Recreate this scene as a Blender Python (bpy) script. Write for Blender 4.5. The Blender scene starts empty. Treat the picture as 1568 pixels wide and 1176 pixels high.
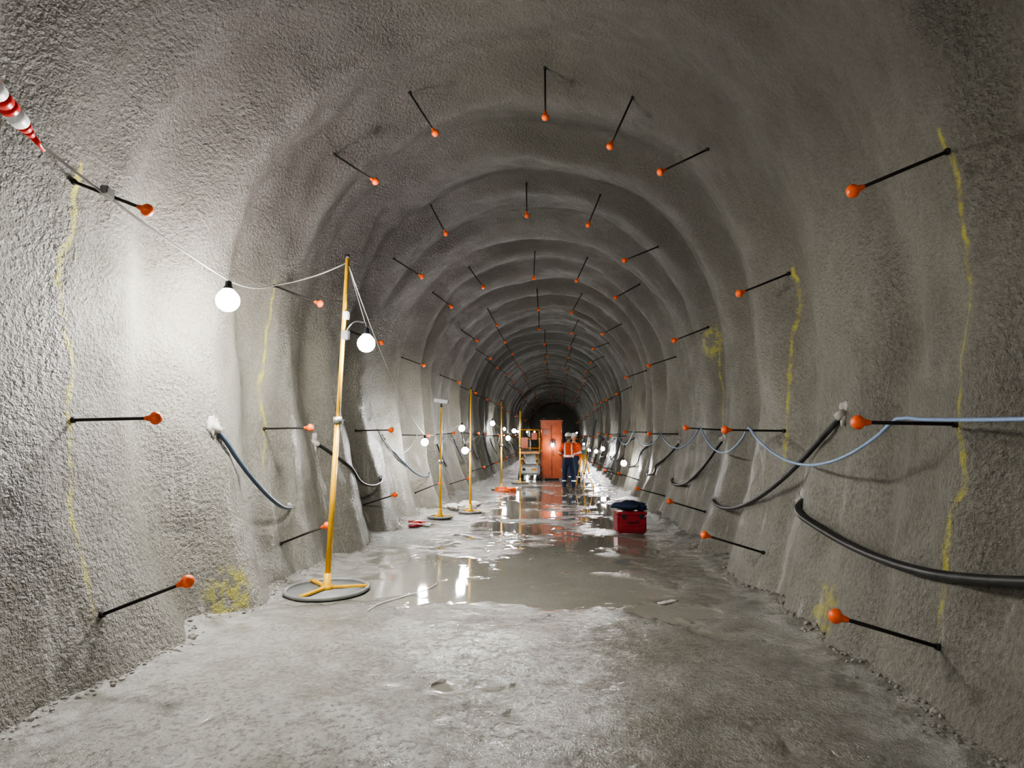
import bpy, bmesh, math, random
from mathutils import Vector, Matrix, noise, Euler
random.seed(7)
R = math.radians
SC = bpy.context.scene
COL = SC.collection

# ---------------------------------------------------------------- materials
def nt_new(name):
    m = bpy.data.materials.new(name); m.use_nodes = True
    nt = m.node_tree
    return m, nt, nt.nodes, nt.links, nt.nodes['Principled BSDF']

def mat(name, col, rough=0.5, metal=0.0, emis=0.0, var=0.12, scale=12.0, bump=0.0, coat=0.0, ecol=None):
    m, nt, N, L, b = nt_new(name)
    tc = N.new('ShaderNodeTexCoord')
    nz = N.new('ShaderNodeTexNoise'); nz.inputs['Scale'].default_value = scale; nz.inputs['Detail'].default_value = 4
    L.new(tc.outputs['Object'], nz.inputs['Vector'])
    cr = N.new('ShaderNodeValToRGB')
    cr.color_ramp.elements[0].position = 0.3; cr.color_ramp.elements[1].position = 0.7
    cr.color_ramp.elements[0].color = (*[c*(1-var) for c in col], 1)
    cr.color_ramp.elements[1].color = (*[min(1, c*(1+var)) for c in col], 1)
    L.new(nz.outputs['Fac'], cr.inputs['Fac'])
    L.new(cr.outputs['Color'], b.inputs['Base Color'])
    b.inputs['Roughness'].default_value = rough
    b.inputs['Metallic'].default_value = metal
    if coat: b.inputs['Coat Weight'].default_value = coat
    if emis:
        b.inputs['Emission Color'].default_value = (*(ecol or col), 1)
        b.inputs['Emission Strength'].default_value = emis
    if bump:
        bp = N.new('ShaderNodeBump'); bp.inputs['Strength'].default_value = bump; bp.inputs['Distance'].default_value = 0.01
        L.new(nz.outputs['Fac'], bp.inputs['Height']); L.new(bp.outputs['Normal'], b.inputs['Normal'])
    return m

class NB:
    """tiny node maths helper"""
    def __init__(s, nt): s.nt = nt; s.N = nt.nodes; s.L = nt.links
    def put(s, sock, v):
        if isinstance(v, (int, float)): sock.default_value = v
        else: s.L.new(v, sock)
    def m(s, op, a, b=None, c=None, clamp=False):
        n = s.N.new('ShaderNodeMath'); n.operation = op; n.use_clamp = clamp
        s.put(n.inputs[0], a)
        if b is not None: s.put(n.inputs[1], b)
        if c is not None: s.put(n.inputs[2], c)
        return n.outputs[0]
    def rng(s, v, a, b, c=0.0, d=1.0, smooth=True):
        n = s.N.new('ShaderNodeMapRange'); n.interpolation_type = 'SMOOTHSTEP' if smooth else 'LINEAR'
        s.put(n.inputs[0], v)
        for i, k in enumerate((a, b, c, d)): n.inputs[i+1].default_value = k
        return n.outputs[0]
    def noise(s, vec, scale, detail=4, rough=0.55, stretch=None):
        if stretch:
            mp = s.N.new('ShaderNodeMapping'); mp.inputs['Scale'].default_value = stretch
            s.L.new(vec, mp.inputs['Vector']); vec = mp.outputs['Vector']
        n = s.N.new('ShaderNodeTexNoise'); n.inputs['Scale'].default_value = scale
        n.inputs['Detail'].default_value = detail; n.inputs['Roughness'].default_value = rough
        s.L.new(vec, n.inputs['Vector']); return n.outputs['Fac']
    def mix(s, f, a, b):
        n = s.N.new('ShaderNodeMix'); n.data_type = 'RGBA'
        s.put(n.inputs[0], f)
        for sock, v in ((n.inputs[6], a), (n.inputs[7], b)):
            if isinstance(v, tuple): sock.default_value = (*v, 1)
            else: s.L.new(v, sock)
        return n.outputs[2]

RINGS = [0.9, 3.8, 6.65, 9.8] + [13.2 + 3.4*i for i in range(15)]

def shotcrete_mat():
    m, nt, N, L, b = nt_new('shotcrete_procedural')
    q = NB(nt)
    pos = N.new('ShaderNodeNewGeometry').outputs['Position']
    sp = N.new('ShaderNodeSeparateXYZ'); L.new(pos, sp.inputs[0])
    X, Y, Z = sp.outputs
    big = q.noise(pos, 0.55, 4)
    mid = q.noise(pos, 3.0, 5)
    fine = q.noise(pos, 30.0, 4, 0.58)
    vf = q.noise(pos, 80.0, 3, 0.6)
    streak = q.noise(pos, 1.0, 5, 0.6, (2.5, 5.0, 0.55))
    c = q.mix(q.rng(big, .35, .65), (.155, .145, .114), (.215, .203, .166))
    c = q.mix(q.m('MULTIPLY', q.rng(mid, .42, .7), .25), c, (.27, .256, .215))
    c = q.mix(q.m('MULTIPLY', q.rng(fine, .62, .25, smooth=False), .6), c, (.060, .055, .044))
    roof_shade = q.m('MULTIPLY', q.rng(Z, 2.4, 5.2), .85)  # overhead shade put into the colour, darker with height
    c = q.mix(roof_shade, c, (.056, .050, .038))
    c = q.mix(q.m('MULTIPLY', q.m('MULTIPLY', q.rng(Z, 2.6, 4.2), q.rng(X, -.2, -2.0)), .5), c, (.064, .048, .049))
    lime = q.m('MULTIPLY', q.rng(streak, .57, .69), q.rng(Z, 1.9, .7))
    c = q.mix(q.m('MULTIPLY', lime, .5), c, (.50, .48, .43))
    # spray-painted survey lines along the bolt rings
    wob = q.m('MULTIPLY', q.m('SUBTRACT', q.noise(pos, 1.1, 3), .5), .45)
    yy = q.m('ADD', q.m('ADD', Y, wob), q.m('MULTIPLY', q.m('SUBTRACT', q.noise(pos, 18, 3), .5), .05))
    mask = None
    for y0, side, z0, z1 in ((3.78, 0, .45, 3.6), (6.65, 0, 1.2, 3.5), (9.8, 1, 1.5, 3.4), (13.2, 1, 1.3, 3.1)):
        d = q.m('ABSOLUTE', q.m('SUBTRACT', yy, y0))
        k = q.rng(d, .032, .006)
        k = q.m('MULTIPLY', k, q.rng(Z, z0-.1, z0+.2))
        k = q.m('MULTIPLY', k, q.rng(Z, z1+.02, z1-.02))
        if side: k = q.m('MULTIPLY', k, q.m('GREATER_THAN', X, 0.0))
        mask = k if mask is None else q.m('MAXIMUM', mask, k)
    mask = q.m('MULTIPLY', mask, q.rng(q.noise(pos, 9, 5), .38, .62, .12, .75))
    for p, r in (((-2.55, 5.3, .18), .33), ((2.6, 5.15, .2), .30), ((2.95, 9.9, 3.2), .34)):
        v = N.new('ShaderNodeVectorMath'); v.operation = 'DISTANCE'
        L.new(pos, v.inputs[0]); v.inputs[1].default_value = p
        k = q.m('MULTIPLY', q.rng(v.outputs['Value'], r, r*.45), q.rng(q.noise(pos, 9, 4), .45, .56, 0, .6))
        mask = q.m('MAXIMUM', mask, k)
    c = q.mix(mask, c, (.46, .42, .03))
    L.new(c, b.inputs['Base Color'])
    rg = q.rng(mid, .3, .7, .28, .46)
    L.new(rg, b.inputs['Roughness'])
    b.inputs['Specular IOR Level'].default_value = .65
    h = q.m('ADD', q.m('MULTIPLY', fine, 1.1), q.m('MULTIPLY', vf, .4))
    bp = N.new('ShaderNodeBump'); bp.inputs['Strength'].default_value = 1.0; bp.inputs['Distance'].default_value = .036
    L.new(h, bp.inputs['Height']); L.new(bp.outputs['Normal'], b.inputs['Normal'])
    return m

WL = -0.004   # puddle water level
def floor_mat():
    m, nt, N, L, b = nt_new('wet_concrete_floor_procedural')
    q = NB(nt)
    pos = N.new('ShaderNodeNewGeometry').outputs['Position']
    sp = N.new('ShaderNodeSeparateXYZ'); L.new(pos, sp.inputs[0])
    X, Y, Z = sp.outputs
    big = q.noise(pos, .8, 5, .6)
    mid = q.noise(pos, 5, 5, .6)
    fine = q.noise(pos, 28, 5, .65)
    crumbs = q.noise(pos, 80, 2, .6)
    water = q.rng(Z, WL+.0085, WL+.0004)
    c = q.mix(q.rng(big, .38, .62), (.170, .162, .135), (.265, .255, .220))
    c = q.mix(q.m('MULTIPLY', q.rng(mid, .5, .75), .45), c, (.36, .35, .315))
    c = q.mix(q.m('MULTIPLY', q.rng(fine, .55, .3), .6), c, (.08, .075, .062))
    edge = q.rng(q.m('ABSOLUTE', X), 1.8, 2.4)
    c = q.mix(q.m('MULTIPLY', q.m('MULTIPLY', edge, q.rng(mid, .35, .6)), .6), c, (.42, .41, .38))
    c = q.mix(q.m('MULTIPLY', water, .6), c, (.24, .23, .19))
    L.new(c, b.inputs['Base Color'])
    dry = q.m('ADD', q.rng(big, .35, .65, .06, .17), q.rng(fine, .35, .65, -.02, .07))
    rg = q.m('ADD', q.m('MULTIPLY', dry, q.m('SUBTRACT', 1.0, water)), q.m('MULTIPLY', water, .035))
    L.new(rg, b.inputs['Roughness'])
    b.inputs['Specular IOR Level'].default_value = 1.0
    h = q.m('ADD', q.m('MULTIPLY', mid, .8), q.m('ADD', q.m('MULTIPLY', fine, .6), q.m('MULTIPLY', crumbs, .25)))
    h = q.m('MULTIPLY', h, q.m('SUBTRACT', 1.0, q.m('MULTIPLY', water, .992)))
    bp = N.new('ShaderNodeBump'); bp.inputs['Strength'].default_value = .9; bp.inputs['Distance'].default_value = .034
    L.new(h, bp.inputs['Height']); L.new(bp.outputs['Normal'], b.inputs['Normal'])
    return m

M = dict(
    steel=mat('dark_rusty_steel', (.030, .026, .023), .55, .6, bump=.4, scale=40),
    orange=mat('orange_plastic_cap', (.90, .13, .015), .42, var=.15, scale=30),
    yellow=mat('yellow_painted_pole', (.70, .38, .01), .4, var=.12, scale=18),
    galv=mat('galvanised_steel', (.36, .36, .34), .38, .7, scale=25),
    black=mat('black_rubber', (.014, .014, .016), .38, scale=30),
    dustyhose=mat('dusty_black_hose', (.018, .018, .017), .42, var=.6, scale=14),
    blue=mat('pale_blue_hose', (.22, .31, .48), .4, scale=25),
    bluedk=mat('grey_blue_conduit', (.05, .075, .11), .35, scale=25),
    white=mat('white_plastic', (.72, .72, .70), .4, var=.05),
    cable=mat('grey_cable', (.20, .19, .17), .5),
    grout=mat('grey_grout', (.36, .34, .31), .8, bump=.8, scale=22, var=.3),
    red=mat('red_plastic', (.25, .012, .02), .38, scale=14),
    redtape=mat('red_reflective_tape', (.62, .025, .018), .3, scale=20),
    navy=mat('navy_cloth', (.014, .024, .06), .85, scale=25, bump=.4),
    hivis=mat('orange_hivis_cloth', (.72, .08, .008), .75, scale=25, bump=.3),
    refl=mat('silver_reflective_tape', (.7, .71, .71), .35, .2),
    skin=mat('skin', (.45, .25, .17), .55),
    hair=mat('brown_hair', (.05, .03, .02), .7),
    helmet=mat('white_helmet', (.80, .80, .78), .3, var=.03),
    boot=mat('work_boot', (.09, .06, .04), .6),
    mach=mat('machine_orange_paint', (.36, .06, .006), .45, scale=5, var=.2),
    machy=mat('machine_yellow_paint', (.52, .23, .02), .4, scale=5, var=.15),
    machg=mat('machine_grey_paint', (.20, .20, .19), .45, scale=6, var=.2),
    globe=mat('lamp_globe', (1, 1, 1), .3, emis=14, var=0, ecol=(1, .99, .98)),
    stone=mat('broken_concrete', (.22, .205, .18), .7, var=.35, scale=9, bump=.6),
    sack=mat('dirty_white_sack', (.42, .40, .36), .8, scale=8, bump=.4, var=.25),
    green=mat('green_case', (.05, .22, .12), .4),
    glass=mat('dark_window', (.03, .04, .05), .12),
)
M['globe'].cycles.emission_sampling = 'NONE'
M_SHOT = shotcrete_mat(); M_FLOOR = floor_mat()

# ---------------------------------------------------------------- mesh builder
class B:
    def __init__(s): s.v = []; s.f = []; s.mi = []; s.mats = []; s.sm = []
    def mid(s, m):
        m = M[m] if isinstance(m, str) else m
        if m not in s.mats: s.mats.append(m)
        return s.mats.index(m)
    def add(s, vs, fs, m, smooth=True):
        o = len(s.v); i = s.mid(m)
        s.v += [tuple(v) for v in vs]
        for f in fs: s.f.append([a+o for a in f]); s.mi.append(i); s.sm.append(smooth)
    def box(s, c, size, m, rot=(0, 0, 0), bev=.12):
        bm = bmesh.new(); bmesh.ops.create_cube(bm, size=1)
        for v in bm.verts: v.co = Vector((v.co.x*size[0], v.co.y*size[1], v.co.z*size[2]))
        if bev: bmesh.ops.bevel(bm, geom=bm.edges[:], offset=min(size)*bev, segments=2, affect='EDGES')
        mt = Matrix.Translation(c) @ Euler(rot).to_matrix().to_4x4()
        bmesh.ops.transform(bm, matrix=mt, verts=bm.verts); bm.verts.index_update()
        s.add([v.co[:] for v in bm.verts], [[v.index for v in f.verts] for f in bm.faces], m, False); bm.free()
    def tube(s, pts, r, m, n=8, cap=True):
        pts = [Vector(p) for p in pts]
        rs = r if isinstance(r, (list, tuple)) else [r]*len(pts)
        vs = []; fs = []; up = None
        for i, p in enumerate(pts):
            t = (pts[min(i+1, len(pts)-1)] - pts[max(i-1, 0)])
            if t.length < 1e-9: t = Vector((0, 0, 1))
            t.normalize()
            if up is None:
                up = t.orthogonal().normalized()
            else:
                up = up - t*up.dot(t)
                up = up.normalized() if up.length > 1e-6 else t.orthogonal().normalized()
            w = t.cross(up)
            for k in range(n):
                a = 2*math.pi*k/n
                vs.append(p + (up*math.cos(a) + w*math.sin(a))*rs[i])
        for i in range(len(pts)-1):
            for k in range(n):
                k2 = (k+1) % n
                fs.append([i*n+k, i*n+k2, (i+1)*n+k2, (i+1)*n+k])
        if cap:
            fs.append(list(range(n))[::-1]); fs.append([(len(pts)-1)*n+k for k in range(n)])
        s.add(vs, fs, m)
    def cyl(s, p0, p1, r, m, r2=None, n=16): s.tube([p0, p1], [r, r if r2 is None else r2], m, n)
    def lathe(s, p0, axis, prof, m, n=14):
        a = Vector(axis).normalized(); p0 = Vector(p0)
        u = a.orthogonal().normalized(); w = a.cross(u); vs = []; fs = []
        for d, r in prof:
            for k in range(n):
                t = 2*math.pi*k/n
                vs.append(p0 + a*d + (u*math.cos(t)+w*math.sin(t))*max(r, 1e-4))
        for i in range(len(prof)-1):
            for k in range(n):
                k2 = (k+1) % n
                fs.append([i*n+k, i*n+k2, (i+1)*n+k2, (i+1)*n+k])
        fs.append(list(range(n))[::-1]); fs.append([(len(prof)-1)*n+k for k in range(n)])
        s.add(vs, fs, m)
    def blob(s, c, r, m, amp=.2, fr=3.0, sub=2, seed=0, sc=(1, 1, 1), rot=(0, 0, 0)):
        bm = bmesh.new(); bmesh.ops.create_icosphere(bm, subdivisions=sub, radius=1)
        E = Euler(rot).to_matrix(); c = Vector(c)
        for v in bm.verts:
            k = 1 + amp*noise.noise(v.co*fr*.5 + Vector((seed*3.1, seed*1.7, seed)))*2
            v.co = E @ Vector((v.co.x*k*r*sc[0], v.co.y*k*r*sc[1], v.co.z*k*r*sc[2])) + c
        bm.verts.index_update()
        s.add([v.co[:] for v in bm.verts], [[v.index for v in f.verts] for f in bm.faces], m, sub > 1); bm.free()
    def mesh(s, name):
        me = bpy.data.meshes.new(name); me.from_pydata(s.v, [], s.f)
        for m in s.mats: me.materials.append(m)
        me.polygons.foreach_set('material_index', s.mi)
        me.polygons.foreach_set('use_smooth', s.sm)
        me.update(); return me
    def obj(s, name, parent=None, loc=(0, 0, 0), rot=(0, 0, 0)):
        o = bpy.data.objects.new(name, s.mesh(name)); COL.objects.link(o)
        o.location = loc; o.rotation_euler = rot
        if parent: o.parent = parent
        return o
def empty(name, loc=(0, 0, 0), rot=(0, 0, 0)):
    e = bpy.data.objects.new(name, None); e.location = loc; e.rotation_euler = rot; e.empty_display_size = .2
    COL.objects.link(e); return e

def smooth(pts, sub=8):
    P = [Vector(p) for p in pts]; P = [2*P[0]-P[1]] + P + [2*P[-1]-P[-2]]; out = []
    for i in range(1, len(P)-2):
        a, b, c, d = P[i-1:i+3]
        for k in range(sub):
            t = k/sub
            out.append(.5*((2*b) + (c-a)*t + (2*a-5*b+4*c-d)*t*t + (3*b-a-3*c+d)*t**3))
    out.append(P[-2]); return out
def sagline(p0, p1, sag, n=18):
    p0 = Vector(p0); p1 = Vector(p1)
    return [p0.lerp(p1, i/n) - Vector((0, 0, 4*sag*(i/n)*(1-i/n))) for i in range(n+1)]

# ---------------------------------------------------------------- tunnel lining
RR = 3.05; ZS = 2.95; K = RR*math.pi/180
def prof(a):
    s = 1 if a >= 0 else -1; A = abs(a)
    if A <= 90:
        return Vector((RR*math.sin(R(a)), 0, ZS+RR*math.cos(R(a)))), Vector((-math.sin(R(a)), 0, -math.cos(R(a))))
    z = ZS-(A-90)*K; t = (ZS-z)/ZS
    return Vector((s*(RR-.55*max(t, 0)**2.2), 0, z)), Vector((-s, 0, .25*t)).normalized()
def disp(y, a, fine=True):
    s = a*K
    n1 = noise.noise(Vector((y*.45, s*.30, 1.3)))
    n2 = noise.noise(Vector((y*1.1, s*.55, 7.7)))
    n3 = noise.noise(Vector((y*.8, s*.8, 11.7)))
    ph = y + .45*noise.noise(Vector((s*.55, y*.25, 4.2))) + .22*n2
    w = math.sin(2*math.pi*(ph-.25)/1.62)
    w = w + .12*math.sin(4*math.pi*(ph-.25)/1.62+.9)
    w2 = math.sin(2*math.pi*(ph)/.71+1.2)
    nl = min(1, max(0, (y-3.0)/2.0))            # the left side near the camera is smooth
    nrr = min(1, max(0, (y-1.6)/2.0))
    nr = nl if a < -40 else (nrr if a > 20 else nl+(nrr-nl)*(a+40)/60)
    amp = .080*(1+1.3*n1)*(.10+.90*nr)*(1+.30*min(1, max(0, (y-7)/4)))
    d = amp*w + .012*(1+1.5*n3)*w2 + (.015+.085*nr)*n1 + (.015+.075*nr)*n2
    if fine:
        d += .036*noise.noise(Vector((y*3.0, s*2.2, 2.2)))*(.30+.70*nr) + .012*noise.noise(Vector((y*8, s*7, 5.2)))
    return d
def za(z, side): return side*(90+(ZS-z)/K) if z < ZS else side*math.degrees(math.acos((z-ZS)/RR))
def W(y, a, off=0.0):
    p, n = prof(a); q = p + n*(disp(y, a)+off); q.y = y; return q
def WZ(y, z, side, off=0.0): return W(y, za(z, side), off)

ys = []; y = -12.0
while y < 74:
    ys.append(y)
    y += .15 if y < 0 else (.045 if y < 9 else (.075 if y < 24 else .16))
AM = 90+(ZS+.22)/K
def strip(name, a0, a1, na):
    vs = []; fs = []
    for yy in ys:
        for i in range(na+1):
            a = a0+(a1-a0)*i/na
            vs.append(W(yy, a)[:])
    n = na+1
    for j in range(len(ys)-1):
        for i in range(na):
            fs.append((j*n+i, j*n+i+1, (j+1)*n+i+1, (j+1)*n+i))
    me = bpy.data.meshes.new(name); me.from_pydata(vs, [], fs); me.materials.append(M_SHOT)
    me.polygons.foreach_set('use_smooth', [True]*len(fs)); me.update()
    o = bpy.data.objects.new(name, me); COL.objects.link(o); return o
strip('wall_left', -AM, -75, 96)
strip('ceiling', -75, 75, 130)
strip('wall_right', 75, AM, 96)
def endwall(name, y0):
    vs = []; fs = []; n = 80; m = 14
    for j in range(m+1):
        for i in range(n+1):
            p = W(y0, -AM+2*AM*i/n); c = Vector((0, y0, 2.6)); q = c.lerp(p, j/m)
            q.y = y0 + .25*noise.noise(q*.9); vs.append(q[:])
    for j in range(m):
        for i in range(n): fs.append((j*(n+1)+i, j*(n+1)+i+1, (j+1)*(n+1)+i+1, (j+1)*(n+1)+i))
    b = B(); b.add(vs, fs, M_SHOT); b.obj(name)
endwall('wall_back', 73.5)
endwall('wall_front', -11.8)

# ---------------------------------------------------------------- floor with puddles
def floor_h(x, y):
    v = Vector((x, y, 0))
    h = .014 + .018*noise.noise(v*.9+Vector((3, 1, 0))) + .012*noise.noise(v*2.7) + .008*noise.noise(v*6) + .0045*noise.noise(v*15)
    def g(cx, cy, rx, ry, d): return -d*math.exp(-(((x-cx)/rx)**4 + ((y-cy)/ry)**4))
    h += g(-.1, 7.3, 2.3, 1.7, .027)
    h += g(.2, 10.2, 1.9, 1.3, .017)
    h += g(.3, 13.8, 1.9, 2.6, .022)
    h += g(.3, 18.5, 1.8, 3.0, .022)
    h += g(.2, 25, 1.9, 4.0, .018)
    e = max(0, abs(x)-2.30)
    h += min(.10, e*e*.4) + (.030*abs(noise.noise(v*6+Vector((0, 0, 5)))) if e > .05 else 0)
    return max(h, WL)
fx = []; x = -2.95
while x < 2.951: fx.append(x); x += .042
fy = []; y = -12
while y < 74:
    fy.append(y); y += .15 if y < 1.2 else (.03 if y < 6 else (.045 if y < 12 else (.1 if y < 30 else .4)))
vs = [(x, y, floor_h(x, y)) for y in fy for x in fx]; n = len(fx)
fs = [(j*n+i, j*n+i+1, (j+1)*n+i+1, (j+1)*n+i) for j in range(len(fy)-1) for i in range(n-1)]
b = B(); b.add(vs, fs, M_FLOOR); b.obj('floor')

# rubble along the wall foot
for nm, side in (('concrete_rubble', -1), ('concrete_rubble', 1)):
    b = B()
    for i in range(560):
        y = 1.6+abs(random.gauss(0, 1))*9
        x = W(y, za(.05, side)).x - side*abs(random.gauss(.02, .05))
        r = random.uniform(.006, .016) * (1.7 if random.random() < .07 else 1)
        b.blob((x, y, floor_h(x, y)+r*.3), r, 'stone', .35, 2.5, 1, i, (1.2, 1, .75), (0, 0, random.random()*6))
    b.obj(nm)

# ---------------------------------------------------------------- rock bolts with caps
BOLT = [(6, (0, -1)), (-25, (.52, -.85)), (27, (-.42, -.90)), (48, (-.90, -.42)), (-47, (.82, -.57)),
        (80.8, (-.93, -.37)), (-80.8, (.93, -.37)), (za(1.68, 1), (-1, .02)), (za(1.72, -1), (1, .02)),
        (za(.38, 1), (-.94, .27)), (za(.42, -1), (.93, .36))]
def bolt(b, base, d, Lg):
    d = Vector(d).normalized(); tip = base + d*Lg
    b.tube([base - d*.12, base+d*Lg*.5, tip], .0115, 'steel', 8)
    b.cyl(base-d*.01, base+d*.02, .022, 'steel', n=6)
    b.lathe(tip - d*.055, d, [(0, .015), (.018, .019), (.042, .024), (.058, .041), (.070, .046), (.088, .043), (.105, .030), (.114, .012)], 'orange', 14)
far = B(); caps = {}
for ri, ry in enumerate(RINGS):
    for bi, (a, d) in enumerate(BOLT):
        rj = random.Random(ri*31+bi)
        j = 0 if ri == 1 or ri == 2 else 1
        sh = 0
        if ri >= 3: sh = (-9, -8, -5, 1, -5)[bi] if bi < 5 else 0
        if ri == 1 and bi == 4: sh = 12
        aa = a + sh + j*rj.uniform(-2, 2); yb = ry + j*rj.uniform(-.18, .18)
        base = W(yb, aa, 0)
        dv = Vector((d[0]+j*rj.uniform(-.08, .08), rj.uniform(-.05, .05), d[1]+j*rj.uniform(-.08, .08))).normalized()
        Lg = .57 + rj.uniform(-.03, .05)
        caps[(ri, bi)] = (base.copy(), dv.copy(), Lg)
        if ri <= 3:
            b = B(); bolt(b, Vector((0, 0, 0)), dv, Lg); b.obj('rock_bolt', loc=base)
        else: bolt(far, base, dv, Lg)
far.obj('rock_bolts_row')

# ---------------------------------------------------------------- grout hoses with patches on both walls
def hose(side, y0, z0, y1, z1, sag, r, m, off=.14, name='grout_hose'):
    p0 = WZ(y0, z0, side, 0); p3 = WZ(y1, z1, side, .01)
    q = []; lim = []
    NN = 16
    for i in range(1, NN):
        t = i/NN
        yy = y0+(y1-y0)*t; zz = z0+(z1-z0)*t - 4*sag*t*(1-t)
        p = p0.lerp(p3, t); wx = abs(WZ(yy, zz, side, r+.012).x)
        o = off*math.sin(math.pi*t)**.7
        lim.append(wx)
        q.append(Vector((side*min(abs(p.x)-o, wx), yy, zz)))
    for k in range(8):
        q = [q[0]] + [Vector(((q[i-1].x+q[i].x+q[i+1].x)/3, q[i].y, q[i].z)) for i in range(1, len(q)-1)] + [q[-1]]
        for i in range(len(q)):
            if abs(q[i].x) > lim[i]: q[i].x = side*lim[i]
    b = B(); b.tube(smooth([p0]+q+[p3], 3), r, m, 10)
    n = Vector((-side, 0, 0))
    for s_, p, rr in ((1, p0, .075), (2, p3, .04)):
        b.blob(p - n*.01, rr, 'grout', .45, 3.4, 3, y0+s_, (.55, .8, 1.35))
    b.tube([p0, p0+n*.07+Vector((0, 0, -.03))], [.05, r*1.3], 'grout', 10)
    b.obj(name)
hose(-1, 5.35, 1.69, 7.0, .78, .24, .022, 'bluedk')
hose(1, 5.3, 1.81, 8.9, .70, .38, .024, 'dustyhose')
hose(1, 6.15, 1.0, 2.7, 1.02, .26, .032, 'dustyhose', .12)
for i, ry in enumerate(RINGS[3:14]):
    rr = random.Random(i+50)
    hose(-1, ry-1.65+rr.uniform(-.2, .2), 1.6+rr.uniform(-.1, .1), ry+.45, .85+rr.uniform(-.1, .1), .30, .021, 'bluedk' if i % 2 else 'dustyhose')
    hose(1, ry-.6+rr.uniform(-.2, .2), 1.62+rr.uniform(-.1, .1), ry+3.0, .78, .38, .023, 'dustyhose')

# pale blue service hose slung over the right-hand bolts
b = B(); pts = []
prev = None
for ri in range(0, 9):
    base, dv, Lg = caps[(ri, 7)]
    p = base + dv*Lg*.62 + Vector((0, 0, .026))
    if prev is not None:
        pts += sagline(prev, p, .34 if ri != 1 else .05, 14)[:-1]
    prev = p
pts.append(prev)
b.tube(smooth(pts, 2), .0115, 'blue', 8); b.obj('service_hose')
b = B(); pts = []; prev = None
for ri in range(3, 13):
    base, dv, Lg = caps[(ri, 8)]
    p = base + dv*Lg*.62 + Vector((0, 0, .025))
    if prev is not None: pts += sagline(prev, p, .42, 12)[:-1]
    prev = p
b.tube(smooth(pts, 2), .010, 'cable', 8); b.obj('service_hose')

# ---------------------------------------------------------------- festoon lamps
def lamp(loc, power, r=.075, name='festoon_lamp', col=(1, .99, .965)):
    e = empty(name, loc)
    b = B(); prof_ = [(-r, .001), (-r*.92, r*.40), (-r*.7, r*.72), (-r*.35, r*.94), (0, r), (r*.4, r*.92), (r*.75, r*.66), (r*1.0, r*.42)]
    b.lathe((0, 0, 0), (0, 0, 1), prof_, 'globe', 18); b.obj('globe', e)
    b = B()
    b.lathe((0, 0, r*.95), (0, 0, 1), [(0, r*.40), (.02, r*.42), (.035, r*.30), (.075, r*.26), (.085, .006)], 'black', 14)
    b.obj('socket', e)
    li = bpy.data.lights.new('bulb', 'POINT'); li.energy = power; li.shadow_soft_size = r*1.06; li.color = col
    lo = bpy.data.objects.new('bulb', li); COL.objects.link(lo); lo.parent = e
    return Vector(loc)+Vector((0, 0, r*.95+.085))
LP = []
A1 = lamp((-2.46, 4.9, 2.82), 340, .10)
A2 = lamp((-1.60, 6.1, 2.62), 360, .095)
lft = [(-2.30, 12.0, 1.53, 110), (-1.86, 14.0, 1.85, 120), (-1.62, 13.0, 1.34, 90), (-1.68, 19.0, 2.10, 90), (-1.13, 18.5, 1.62, 70), (-1.13, 21.0, 1.88, 45)]
LFT = [lamp(l[:3], l[3]) for l in lft]
rgt = [(2.42, 18.2, .86, 50), (2.45, 27, 1.15, 90), (2.4, 31, .95, 80), (2.35, 37, .9, 90), (2.4, 46, 1.2, 110)]
RGT = [lamp(l[:3], l[3], .09) for l in rgt]
lamp((-2.3, 30, 2.1), 110); lamp((-2.3, 40, 2.1), 110)
lamp((-2.3, 52, 2.2), 120); lamp((2.3, 60, 2.2), 120); lamp((-2.3, 68, 2.4), 100)  # unseen lamps added to brighten the dark far end
# the string carries on behind the photographer
A0 = lamp((-2.15, -1.0, 2.4), 160, .085)
lamp((2.2, -2.4, 2.1), 190, .085)

b = B()
c1 = Vector((-2.47, 2.95, 3.27)); c0 = Vector((-2.36, 2.55, 3.36))
line = sagline(A0, c0, .15, 14) + [c1] + sagline(c1, A1, .03, 12)[1:]
polet = Vector((-1.87, 6.21, 3.55)); wallp = WZ(6.55, 3.42, -1, .05)
line += sagline(A1, wallp, .05, 8)[1:] + sagline(wallp, polet, .04, 8)[1:]
b.tube(line, .0075, 'cable', 6)
b.tube(sagline(polet, A2, .0, 6), .006, 'cable', 6)
b.tube(smooth(sagline(polet, LFT[0], .25, 16), 1), .006, 'cable', 6)
for i in range(len(LFT)-1): b.tube(sagline(LFT[i], LFT[i+1], .12, 10), .006, 'cable', 6)
b.tube(sagline(LFT[-1], (-2.3, 30, 2.28), .3), .007, 'cable', 6)
b.box(c1.lerp(A1, .27), (.05, .09, .06), 'galv', (R(-10), 0, R(10)))
b.tube(sagline(RGT[0], RGT[1], .3), .007, 'black', 6)
for i in range(1, 4): b.tube(sagline(RGT[i], RGT[i+1], .2), .007, 'black', 6)
b.obj('festoon_cable')
# red/white striped marker sleeve on the cable
b = B(); d = (c1-c0).normalized(); st = c0 - d*.12; L_ = .62
segs = [(0, .035), (.04, .052), (.12, .055), (.20, .050), (.26, .046), (.30, .050), (.40, .044), (.45, .030), (.50, .018), (.62, .011)]
for i in range(len(segs)-1):
    (a0, r0), (a1, r1) = segs[i], segs[i+1]
    b.lathe(st, d, [(a0, r0), (a1, r1)], 'white' if i in (2, 5) else 'redtape', 16)
b.obj('red_marker_sleeve')

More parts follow.
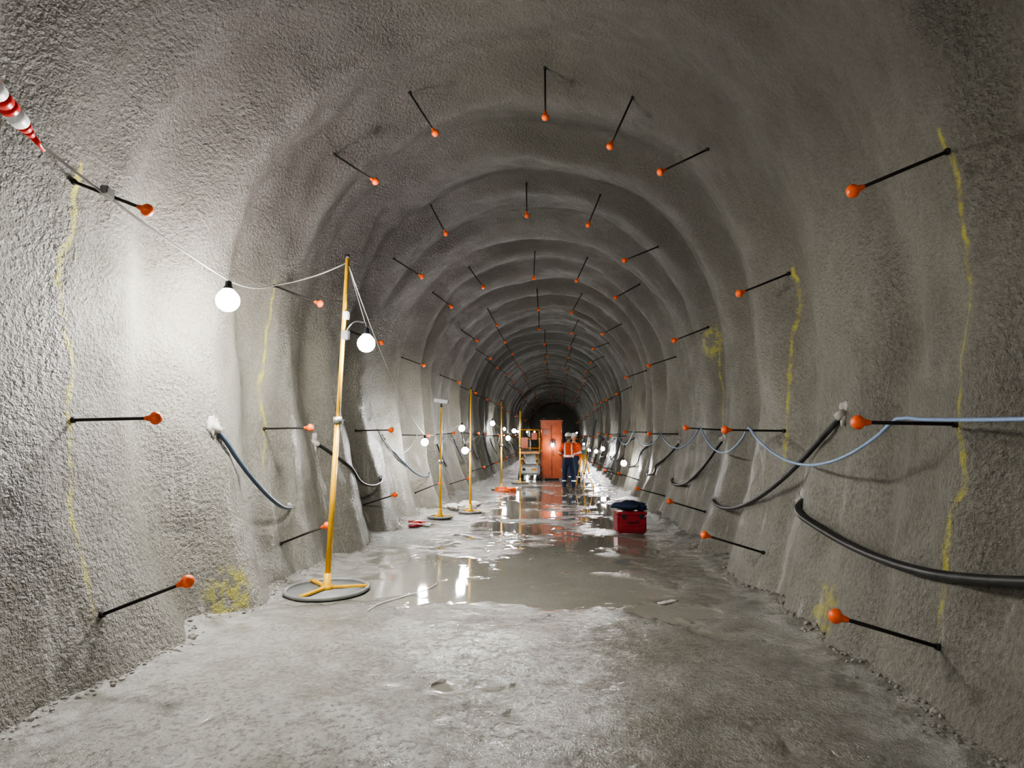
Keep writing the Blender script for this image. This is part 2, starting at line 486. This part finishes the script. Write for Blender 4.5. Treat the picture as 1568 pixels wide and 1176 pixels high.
# ---------------------------------------------------------------- light stands
def stand(x, y, H, lean=(0, 0), base=.42, sections=True, head=None, w=.022):
    e = empty('light_stand', (x, y, floor_h(x, y)))
    b = B()
    rim = [(base*math.cos(t*math.pi/20), base*math.sin(t*math.pi/20), .028) for t in range(41)]
    b.tube(rim, .022, 'machg', 8, False)
    b.lathe((0, 0, .012), (0, 0, 1), [(0, base*.97), (.012, base*.97), (.014, .05)], 'machg', 40)
    for k in range(3):
        a = k*2*math.pi/3+.25
        b.box((math.cos(a)*base*.5, math.sin(a)*base*.5, .045), (base*.98, .05, .02), 'yellow', (0, 0, a))
    b.lathe((0, 0, .03), (0, 0, 1), [(0, .07), (.03, .065), (.05, .04), (.16, .038)], 'yellow', 14)
    b.obj('round_base', e)
    b = B(); top = Vector((lean[0], lean[1], H)); mid_ = top*.5
    b.tube([(0, 0, .04), mid_], w, 'yellow', 4); b.tube([mid_-Vector((0, 0, .12)), top], w*.78, 'yellow', 4)
    b.cyl(mid_-Vector((0, 0, .03)), mid_+Vector((0, 0, .04)), w*1.5, 'galv', n=12)
    b.cyl(mid_+Vector((w, 0, 0)), mid_+Vector((w+.05, 0, 0)), .008, 'black', n=8)
    b.cyl(top, top+Vector((0, 0, .04)), w*.8, 'black', n=8)
    b.obj('telescopic_pole', e)
    if head:
        b = B(); hz = H*head
        p = top*head
        b.tube(smooth([p, p+Vector((.12, -.02, .14)), p+Vector((.27, -.10, .12))], 5), .008, 'black', 8)
        b.box(p+Vector((.03, 0, 0)), (.08, .07, .10), 'black')
        b.box(p+Vector((.03, 0, .22)), (.06, .06, .09), 'galv')
        b.obj('lamp_bracket', e)
    return e
stand(-2.0, 6.21, 3.60, (.13, 0), .42, head=.76, w=.032)
stand(-1.92, 11.8, 2.22, (0, 0), .24, w=.03)
stand(-1.48, 12.9, 2.70, (0, 0), .24, w=.03)
stand(-1.36, 18.7, 2.80, (0, 0), .30, w=.032)
stand(-.94, 21.4, 2.62, (0, 0), .30, w=.032)
# twin flood head on one stand
b = B()
b.box((-1.92, 11.78, 2.36), (.34, .10, .10), 'machg', (0, R(8), 0)); b.box((-1.92, 11.72, 2.36), (.28, .02, .07), 'white', (0, R(8), 0))
b.cyl((-1.92, 11.8, 2.27), (-1.92, 11.8, 2.33), .02, 'black')
b.obj('flood_light_head')

# ---------------------------------------------------------------- tool box and bag
e = empty('red_tool_box', (1.66, 10.4, floor_h(1.66, 10.4)), (0, 0, R(8)))
b = B()
b.box((0, 0, .16), (.50, .34, .30), 'red', bev=.08)
b.box((0, 0, .335), (.52, .36, .06), 'red', bev=.25)
for s in (-.15, .15): b.box((s, -.185, .29), (.05, .02, .08), 'black')
b.box((0, -.18, .15), (.40, .02, .03), 'red'); b.box((0, -.18, .08), (.40, .02, .03), 'red')
b.tube(smooth([(-.09, -.19, .22), (-.08, -.215, .20), (.08, -.215, .20), (.09, -.19, .22)], 5), .009, 'black', 8)
for s in (-.2, .2): b.cyl((s, -.1, .012), (s, .1, .012), .018, 'black')
b.obj('case', e)
e = empty('blue_work_bag', (1.66, 10.4, floor_h(1.66, 10.4)+.375))
b = B()
b.blob((-.04, 0, .08), .13, 'navy', .22, 3, 3, 4, (1.9, 1.1, .62)); b.blob((.16, .02, .06), .10, 'navy', .3, 4, 3, 9, (1.3, 1, .6))
b.tube(smooth([(-.15, 0, .12), (-.05, -.02, .17), (.08, 0, .13)], 8), .011, 'black', 8)
b.obj('bag', e)

# floor clutter
b = B()
for i in range(9):
    a = random.random()*6; x = -2.05+random.uniform(-.22, .25); y = 10.9+random.uniform(-.3, .3)
    b.blob((x, y, floor_h(x, y)+.03), .07, ('redtape', 'white', 'sack', 'red')[i % 4], .4, 4, 2, i, (1.8, .8, .4), (0, 0, a))
b.obj('crumpled_barrier_tape')
b = B()
for i in range(8):
    x = -1.72+random.uniform(-.3, .3); y = 13.6+random.uniform(-.3, .6)
    b.blob((x, y, floor_h(x, y)+.05), .14, 'sack', .3, 3, 3, i+20, (1.5, .9, .45), (0, 0, random.random()*3))
b.obj('cement_sacks')
b = B()
b.lathe((-1.28, 18.1, floor_h(-1.28, 18.1)), (0, 0, 1), [(0, .26), (.03, .26), (.05, .19), (.12, .15), (.14, .13)], 'orange', 20)
b.blob((-1.05, 18.3, floor_h(-1.05, 18.3)+.06), .12, 'orange', .3, 3, 2, 3, (1.6, 1, .5))
b.obj('orange_cable_reel')
b = B(); pts = [(-1.32, 5.5), (-1.28, 5.75), (-1.12, 6.05), (-.95, 6.35), (-.9, 6.6)]
b.tube(smooth([(x, y, floor_h(x, y)+.008) for x, y in pts], 6), .006, 'white', 6); b.obj('loose_cable')
b = B()
for i in range(4): b.blob((1.45+.04*i, 6.0+.03*i, floor_h(1.45+.04*i, 6.0)+.008), .04, 'sack', .4, 4, 2, i, (1.2, .8, .25))
b.obj('concrete_chip')

# ---------------------------------------------------------------- orange cabinet
e = empty('orange_site_cabinet', (.18, 23.4, floor_h(.18, 23.4)))
b = B()
b.box((0, 0, 1.18), (.84, .7, 2.2), 'mach', bev=.03)
b.box((0, 0, 2.30), (.90, .76, .06), 'mach', bev=.2)
b.box((-.19, -.36, 1.15), (.36, .02, 2.0), 'mach', bev=.3); b.box((.20, -.36, 1.15), (.36, .02, 2.0), 'mach', bev=.3)
b.box((.005, -.362, 1.15), (.018, .016, 2.0), 'black')
b.box((.06, -.385, 1.05), (.03, .03, .25), 'black')
for z in (.4, 1.15, 1.9): b.box((-.39, -.37, z), (.03, .04, .12), 'galv'); b.box((.39, -.37, z), (.03, .04, .12), 'galv')
for s in (-.34, .34): b.box((s, 0, .05), (.10, .66, .10), 'machg')
for k in range(5): b.box((-.19, -.375, 1.95-.04*k), (.24, .012, .014), 'machg')
for s in (-.3, .3): b.tube([(s-.05, 0, 2.33), (s-.05, 0, 2.41), (s+.05, 0, 2.41), (s+.05, 0, 2.33)], .012, 'machg', 8)
b.obj('cabinet', e)
lamp((.22, 22.80, 1.36), 8, .07, 'work_lamp')
b = B(); b.box((.22, 22.97, 1.42), (.16, .08, .2), 'black'); b.obj('work_lamp_bracket')

# ---------------------------------------------------------------- scissor lift
e = empty('scissor_lift', (-.66, 23.0, floor_h(-.66, 23.0)))
b = B()
b.box((0, .3, .42), (.80, 1.7, .34), 'machg', bev=.1)
b.box((0, -.57, .42), (.60, .04, .22), 'galv'); b.box((-.2, -.59, .45), (.12, .02, .10), 'black'); b.box((.18, -.59, .45), (.2, .02, .1), 'machy')
for sx in (-.36, .36):
    for sy in (-.28, .92):
        b.lathe((sx-.07, sy, .19), (1, 0, 0), [(0, .12), (.0, .18), (.02, .19), (.12, .19), (.14, .18), (.14, .10)], 'black', 20)
        b.cyl((sx-.08, sy, .19), (sx+.08, sy, .19), .09, 'galv')
for sx in (-.3, .3):
    for k in range(2):
        z0 = .62+k*.22
        b.box((sx, .3, z0+.11), (.05, 1.45, .07), 'machy', (R(9), 0, 0)); b.box((sx*.85, .3, z0+.11), (.05, 1.45, .07), 'machy', (R(-9), 0, 0))
b.box((0, .3, 1.08), (.80, 1.7, .08), 'machy', bev=.2)
b.obj('chassis_and_scissors', e)
b = B()
for sx in (-.38, .38):
    for sy in (-.5, .3, 1.1): b.cyl((sx, sy, 1.1), (sx, sy, 1.95), .02, 'machy', n=8)
    for z in (1.25, 1.6, 1.95): b.cyl((sx, -.5, z), (sx, 1.1, z), .02, 'machy', n=8)
for sy in (-.5, 1.1):
    for z in (1.25, 1.6, 1.95): b.cyl((-.38, sy, z), (.38, sy, z), .02, 'machy', n=8)
b.box((.2, -.52, 1.70), (.22, .12, .26), 'mach'); b.box((-.15, .0, 1.35), (.35, .4, .45), 'machg'); b.box((-.18, -.54, 1.45), (.26, .02, .4), 'mach')
b.obj('platform_guard_rails', e)

# ---------------------------------------------------------------- survey tripod & staff
def tripod(x, y, H=1.35):
    g = floor_h(x, y); e = empty('survey_tripod', (x, y, g))
    b = B()
    for k in range(3):
        a = k*2*math.pi/3+.5; f = Vector((.32*math.cos(a), .32*math.sin(a), .0)); t = Vector((.05*math.cos(a), .05*math.sin(a), H))
        s = Vector((-math.sin(a), math.cos(a), 0))*.025
        b.tube([t+s, t.lerp(f, .55)+s], .012, 'yellow', 6); b.tube([t-s, t.lerp(f, .55)-s], .012, 'yellow', 6)
        b.tube([t.lerp(f, .45), f+Vector((0, 0, .04))], .014, 'yellow', 6); b.tube([f+Vector((0, 0, .05)), f], [.014, .003], 'galv', 6)
        b.box(t.lerp(f, .53), (.07, .05, .05), 'black')
    b.lathe((0, 0, H-.01), (0, 0, 1), [(0, .08), (.03, .085), (.035, .05), (.06, .05)], 'machg', 16)
    b.obj('legs', e)
    b = B()
    b.box((0, 0, H+.08), (.15, .13, .05), 'green'); b.box((-.075, 0, H+.20), (.03, .10, .22), 'machg'); b.box((.075, 0, H+.20), (.03, .10, .22), 'machg')
    b.tube([(0, -.11, H+.2), (0, .11, H+.2)], [.03, .038], 'white', 14); b.box((0, 0, H+.2), (.10, .1, .12), 'white'); b.tube([(-.07, 0, H+.31), (0, 0, H+.35), (.07, 0, H+.31)], .009, 'black')
    b.obj('total_station', e)
tripod(1.24, 18.75, 1.12)
b = B(); b.cyl((1.35, 22.5, .02), (1.95, 23.6, 2.35), .022, 'machg'); b.cyl((1.28, 22.6, .02), (1.62, 23.2, 1.5), .02, 'yellow')
b.obj('leaning_survey_staff')

# ---------------------------------------------------------------- people
def person(name, x, y, rotz, J, arms):
    e = empty(name, (x, y, floor_h(x, y)), (0, 0, rotz))
    V = []; Rr = []; E = []
    def add(p, r, par=None):
        V.append(p); Rr.append(r)
        if par is not None: E.append((par, len(V)-1))
        return len(V)-1
    pv = add((0, 0, .95), (.165, .12))
    w = add((0, .0, 1.08), (.155, .115), pv); c = add((0, .0, 1.26), (.18, .13), w); u = add((0, -.01, 1.40), (.155, .11), c)
    n1 = add((0, 0, 1.49), (.062, .062), u); add((0, .015, 1.56), (.055, .055), n1)
    for s in (-1, 1):
        sh, el, wr = arms[s]
        a = add(sh, (.078, .078), u)
        mu = add(tuple(Vector(sh).lerp(Vector(el), .5)), (.066, .066), a)
        b_ = add(el, (.056, .056), mu)
        mf = add(tuple(Vector(el).lerp(Vector(wr), .5)), (.048, .048), b_); add(wr, (.036, .036), mf)
        hip = add((s*.095, 0, .87), (.115, .115), pv)
        kn0 = add((s*.12, .01, .68), (.098, .10), hip)
        kn = add((s*.135, J[s][0], .49), (.078, .08), kn0)
        cf = add((s*.145, J[s][0]*.5-.02, .30), (.075, .075), kn)
        an = add((s*.15, J[s][1], .12), (.058, .062), cf)
        he = add((s*.15, J[s][1]-.01, .055), (.050, .055), an)
        add((s*.17, J[s][1]+.15, .042), (.045, .040), he)
    me = bpy.data.meshes.new(name+'_body'); me.from_pydata(V, E, []); ob = bpy.data.objects.new('tmp', me); COL.objects.link(ob)
    sk = ob.modifiers.new('s', 'SKIN'); ob.modifiers.new('ss', 'SUBSURF').levels = 4
    sv = me.skin_vertices[0].data
    for i, r in enumerate(Rr): sv[i].radius = r; sv[i].use_root = (i == 0)
    dg = bpy.context.evaluated_depsgraph_get(); dg.update()
    bm_ = bpy.data.meshes.new_from_object(ob.evaluated_get(dg)); bpy.data.objects.remove(ob)
    bm_.materials.clear()
    for m in ('navy', 'hivis', 'refl', 'boot', 'skin'): bm_.materials.append(M[m])
    wrs = [Vector(arms[s][2]) for s in (-1, 1)]
    for p in bm_.polygons:
        p.use_smooth = True; q = p.center; k = 0
        if q.z < .13: k = 3
        elif q.z > .98 or abs(q.x) > .235 and q.z > .8: k = 1
        if .30 < q.z < .345: k = 2
        arm = abs(q.x) > .20 and q.z < 1.40
        if not arm:
            if 1.03 > q.z > .98: k = 0
            if 1.05 < q.z < 1.105: k = 2
            if q.z > 1.105 and .085 < abs(q.x) < .125 and q.z < 1.455: k = 2
            if q.z > 1.475: k = 4
        else:
            for sd in (-1, 1):
                sh_, el_ = Vector(arms[sd][0]), Vector(arms[sd][1]); ax = el_-sh_
                tt = (q-sh_).dot(ax)/ax.length_squared
                if q.x*sd > 0 and .80 < tt < .97 and (q-sh_-ax*tt).length < .085: k = 2
        if min((q-wv).length for wv in wrs) < .035: k = 4
        p.material_index = k
    o = bpy.data.objects.new('body', bm_); COL.objects.link(o); o.parent = e
    # head
    b = B(); bm = bmesh.new(); bmesh.ops.create_uvsphere(bm, u_segments=24, v_segments=18, radius=1)
    for v in bm.verts:
        q = v.co.copy(); q.x *= .078; q.y *= .098; q.z *= .118
        if q.z < -.03: q.x *= 1-(-.03-q.z)*3.4; q.y *= 1-(-.03-q.z)*1.2
        if q.y > .08 and abs(q.x) < .018 and -.045 < q.z < .01: q.y += .020
        if abs(q.x) > .02 and abs(q.x) < .05 and q.y > .05 and 0 < q.z < .03: q.y -= .008
        v.co = q
    bm.verts.index_update()
    b.add([(v.co.x, v.co.y+.02, v.co.z+1.645) for v in bm.verts], [[v.index for v in f.verts] for f in bm.faces], 'skin'); bm.free()
    for s in (-1, 1):
        b.blob((s*.08, .015, 1.64), .03, 'skin', .1, 2, 2, 1, (.35, .7, 1)); b.blob((s*.032, .106, 1.655), .010, 'white', 0, 1, 2, 1); b.blob((s*.032, .115, 1.655), .005, 'black', 0, 1, 1, 1)
    b.blob((0, .112, 1.59), .022, 'red', .05, 1, 2, 1, (1, .4, .25))
    b.blob((0, -.018, 1.655), .09, 'hair', .06, 3, 3, 2, (.92, .92, 1.0))
    b.obj('head', e)
    b = B()
    b.lathe((0, .015, 1.685), (0, 0, 1), [(0, .118), (.012, .120), (.014, .112), (.05, .108), (.085, .088), (.108, .055), (.118, .015)], 'helmet', 24)
    b.box((0, .13, 1.69), (.15, .09, .012), 'helmet', (R(-8), 0, 0), .4); b.box((0, .01, 1.80), (.03, .17, .016), 'helmet', bev=.4)
    b.tube([(0, -.10, 1.69), (0, -.09, 1.64)], .008, 'black'); b.obj('hard_hat', e)
    # hands
    b = B()
    for s in (-1, 1):
        wv = Vector(arms[s][2]); d = (wv-Vector(arms[s][1])).normalized()
        side = d.cross(Vector((0, 0, 1))).normalized() if abs(d.z) < .8 else Vector((0, 1, 0)); dn = side.cross(d).normalized()
        if dn.z > 0: dn = -dn
        b.tube([wv-d*.02, wv+d*.03, wv+d*.07, wv+d*.095], [.026, .034, .038, .030], 'skin', 10)
        for k, ln in enumerate((.062, .075, .07, .052)):
            o_ = side*(.027-.018*k)
            b.tube([wv+d*.07+o_, wv+d*(.09+ln*.4)+o_+dn*.006, wv+d*(.09+ln*.75)+o_+dn*.024, wv+d*(.085+ln*.9)+o_+dn*.042], [.0095, .009, .008, .006], 'skin', 8)
        ts = side*s*-1
        b.tube([wv+d*.03+ts*.025, wv+d*.06+ts*.05+dn*.01, wv+d*.085+ts*.052+dn*.025], [.013, .011, .008], 'skin', 8)
    b.obj('hands', e)
    return e
person('surveyor', .76, 18.35, R(-8), {-1: (.03, -.02), 1: (.02, .0)},
       {-1: ((-.185, 0, 1.40), (-.285, -.01, 1.14), (-.21, .20, 1.10)), 1: ((.185, 0, 1.40), (.28, .0, 1.13), (.22, .21, 1.12))})
person('site_engineer', .98, 20.2, R(150), {-1: (.03, 0), 1: (.05, .02)},
       {-1: ((-.185, 0, 1.40), (-.25, -.01, 1.12), (-.23, .06, .88)), 1: ((.185, 0, 1.40), (.27, .0, 1.13), (.16, .22, 1.14))})

# ---------------------------------------------------------------- camera, world, view
cd = bpy.data.cameras.new('camera'); cam = bpy.data.objects.new('camera', cd); COL.objects.link(cam)
cam.location = (.45, 0, 1.6); cam.rotation_euler = (R(95.33), 0, R(4.5))
cd.lens = 20.66; cd.sensor_width = 36; cd.clip_start = .05; cd.clip_end = 300
SC.camera = cam
w = bpy.data.worlds.new('tunnel_dark'); SC.world = w; w.use_nodes = True
w.node_tree.nodes['Background'].inputs[0].default_value = (.02, .02, .022, 1)
w.node_tree.nodes['Background'].inputs[1].default_value = .1
SC.view_settings.view_transform = 'AgX'
SC.view_settings.look = 'AgX - Medium High Contrast'
SC.view_settings.exposure = 2.95
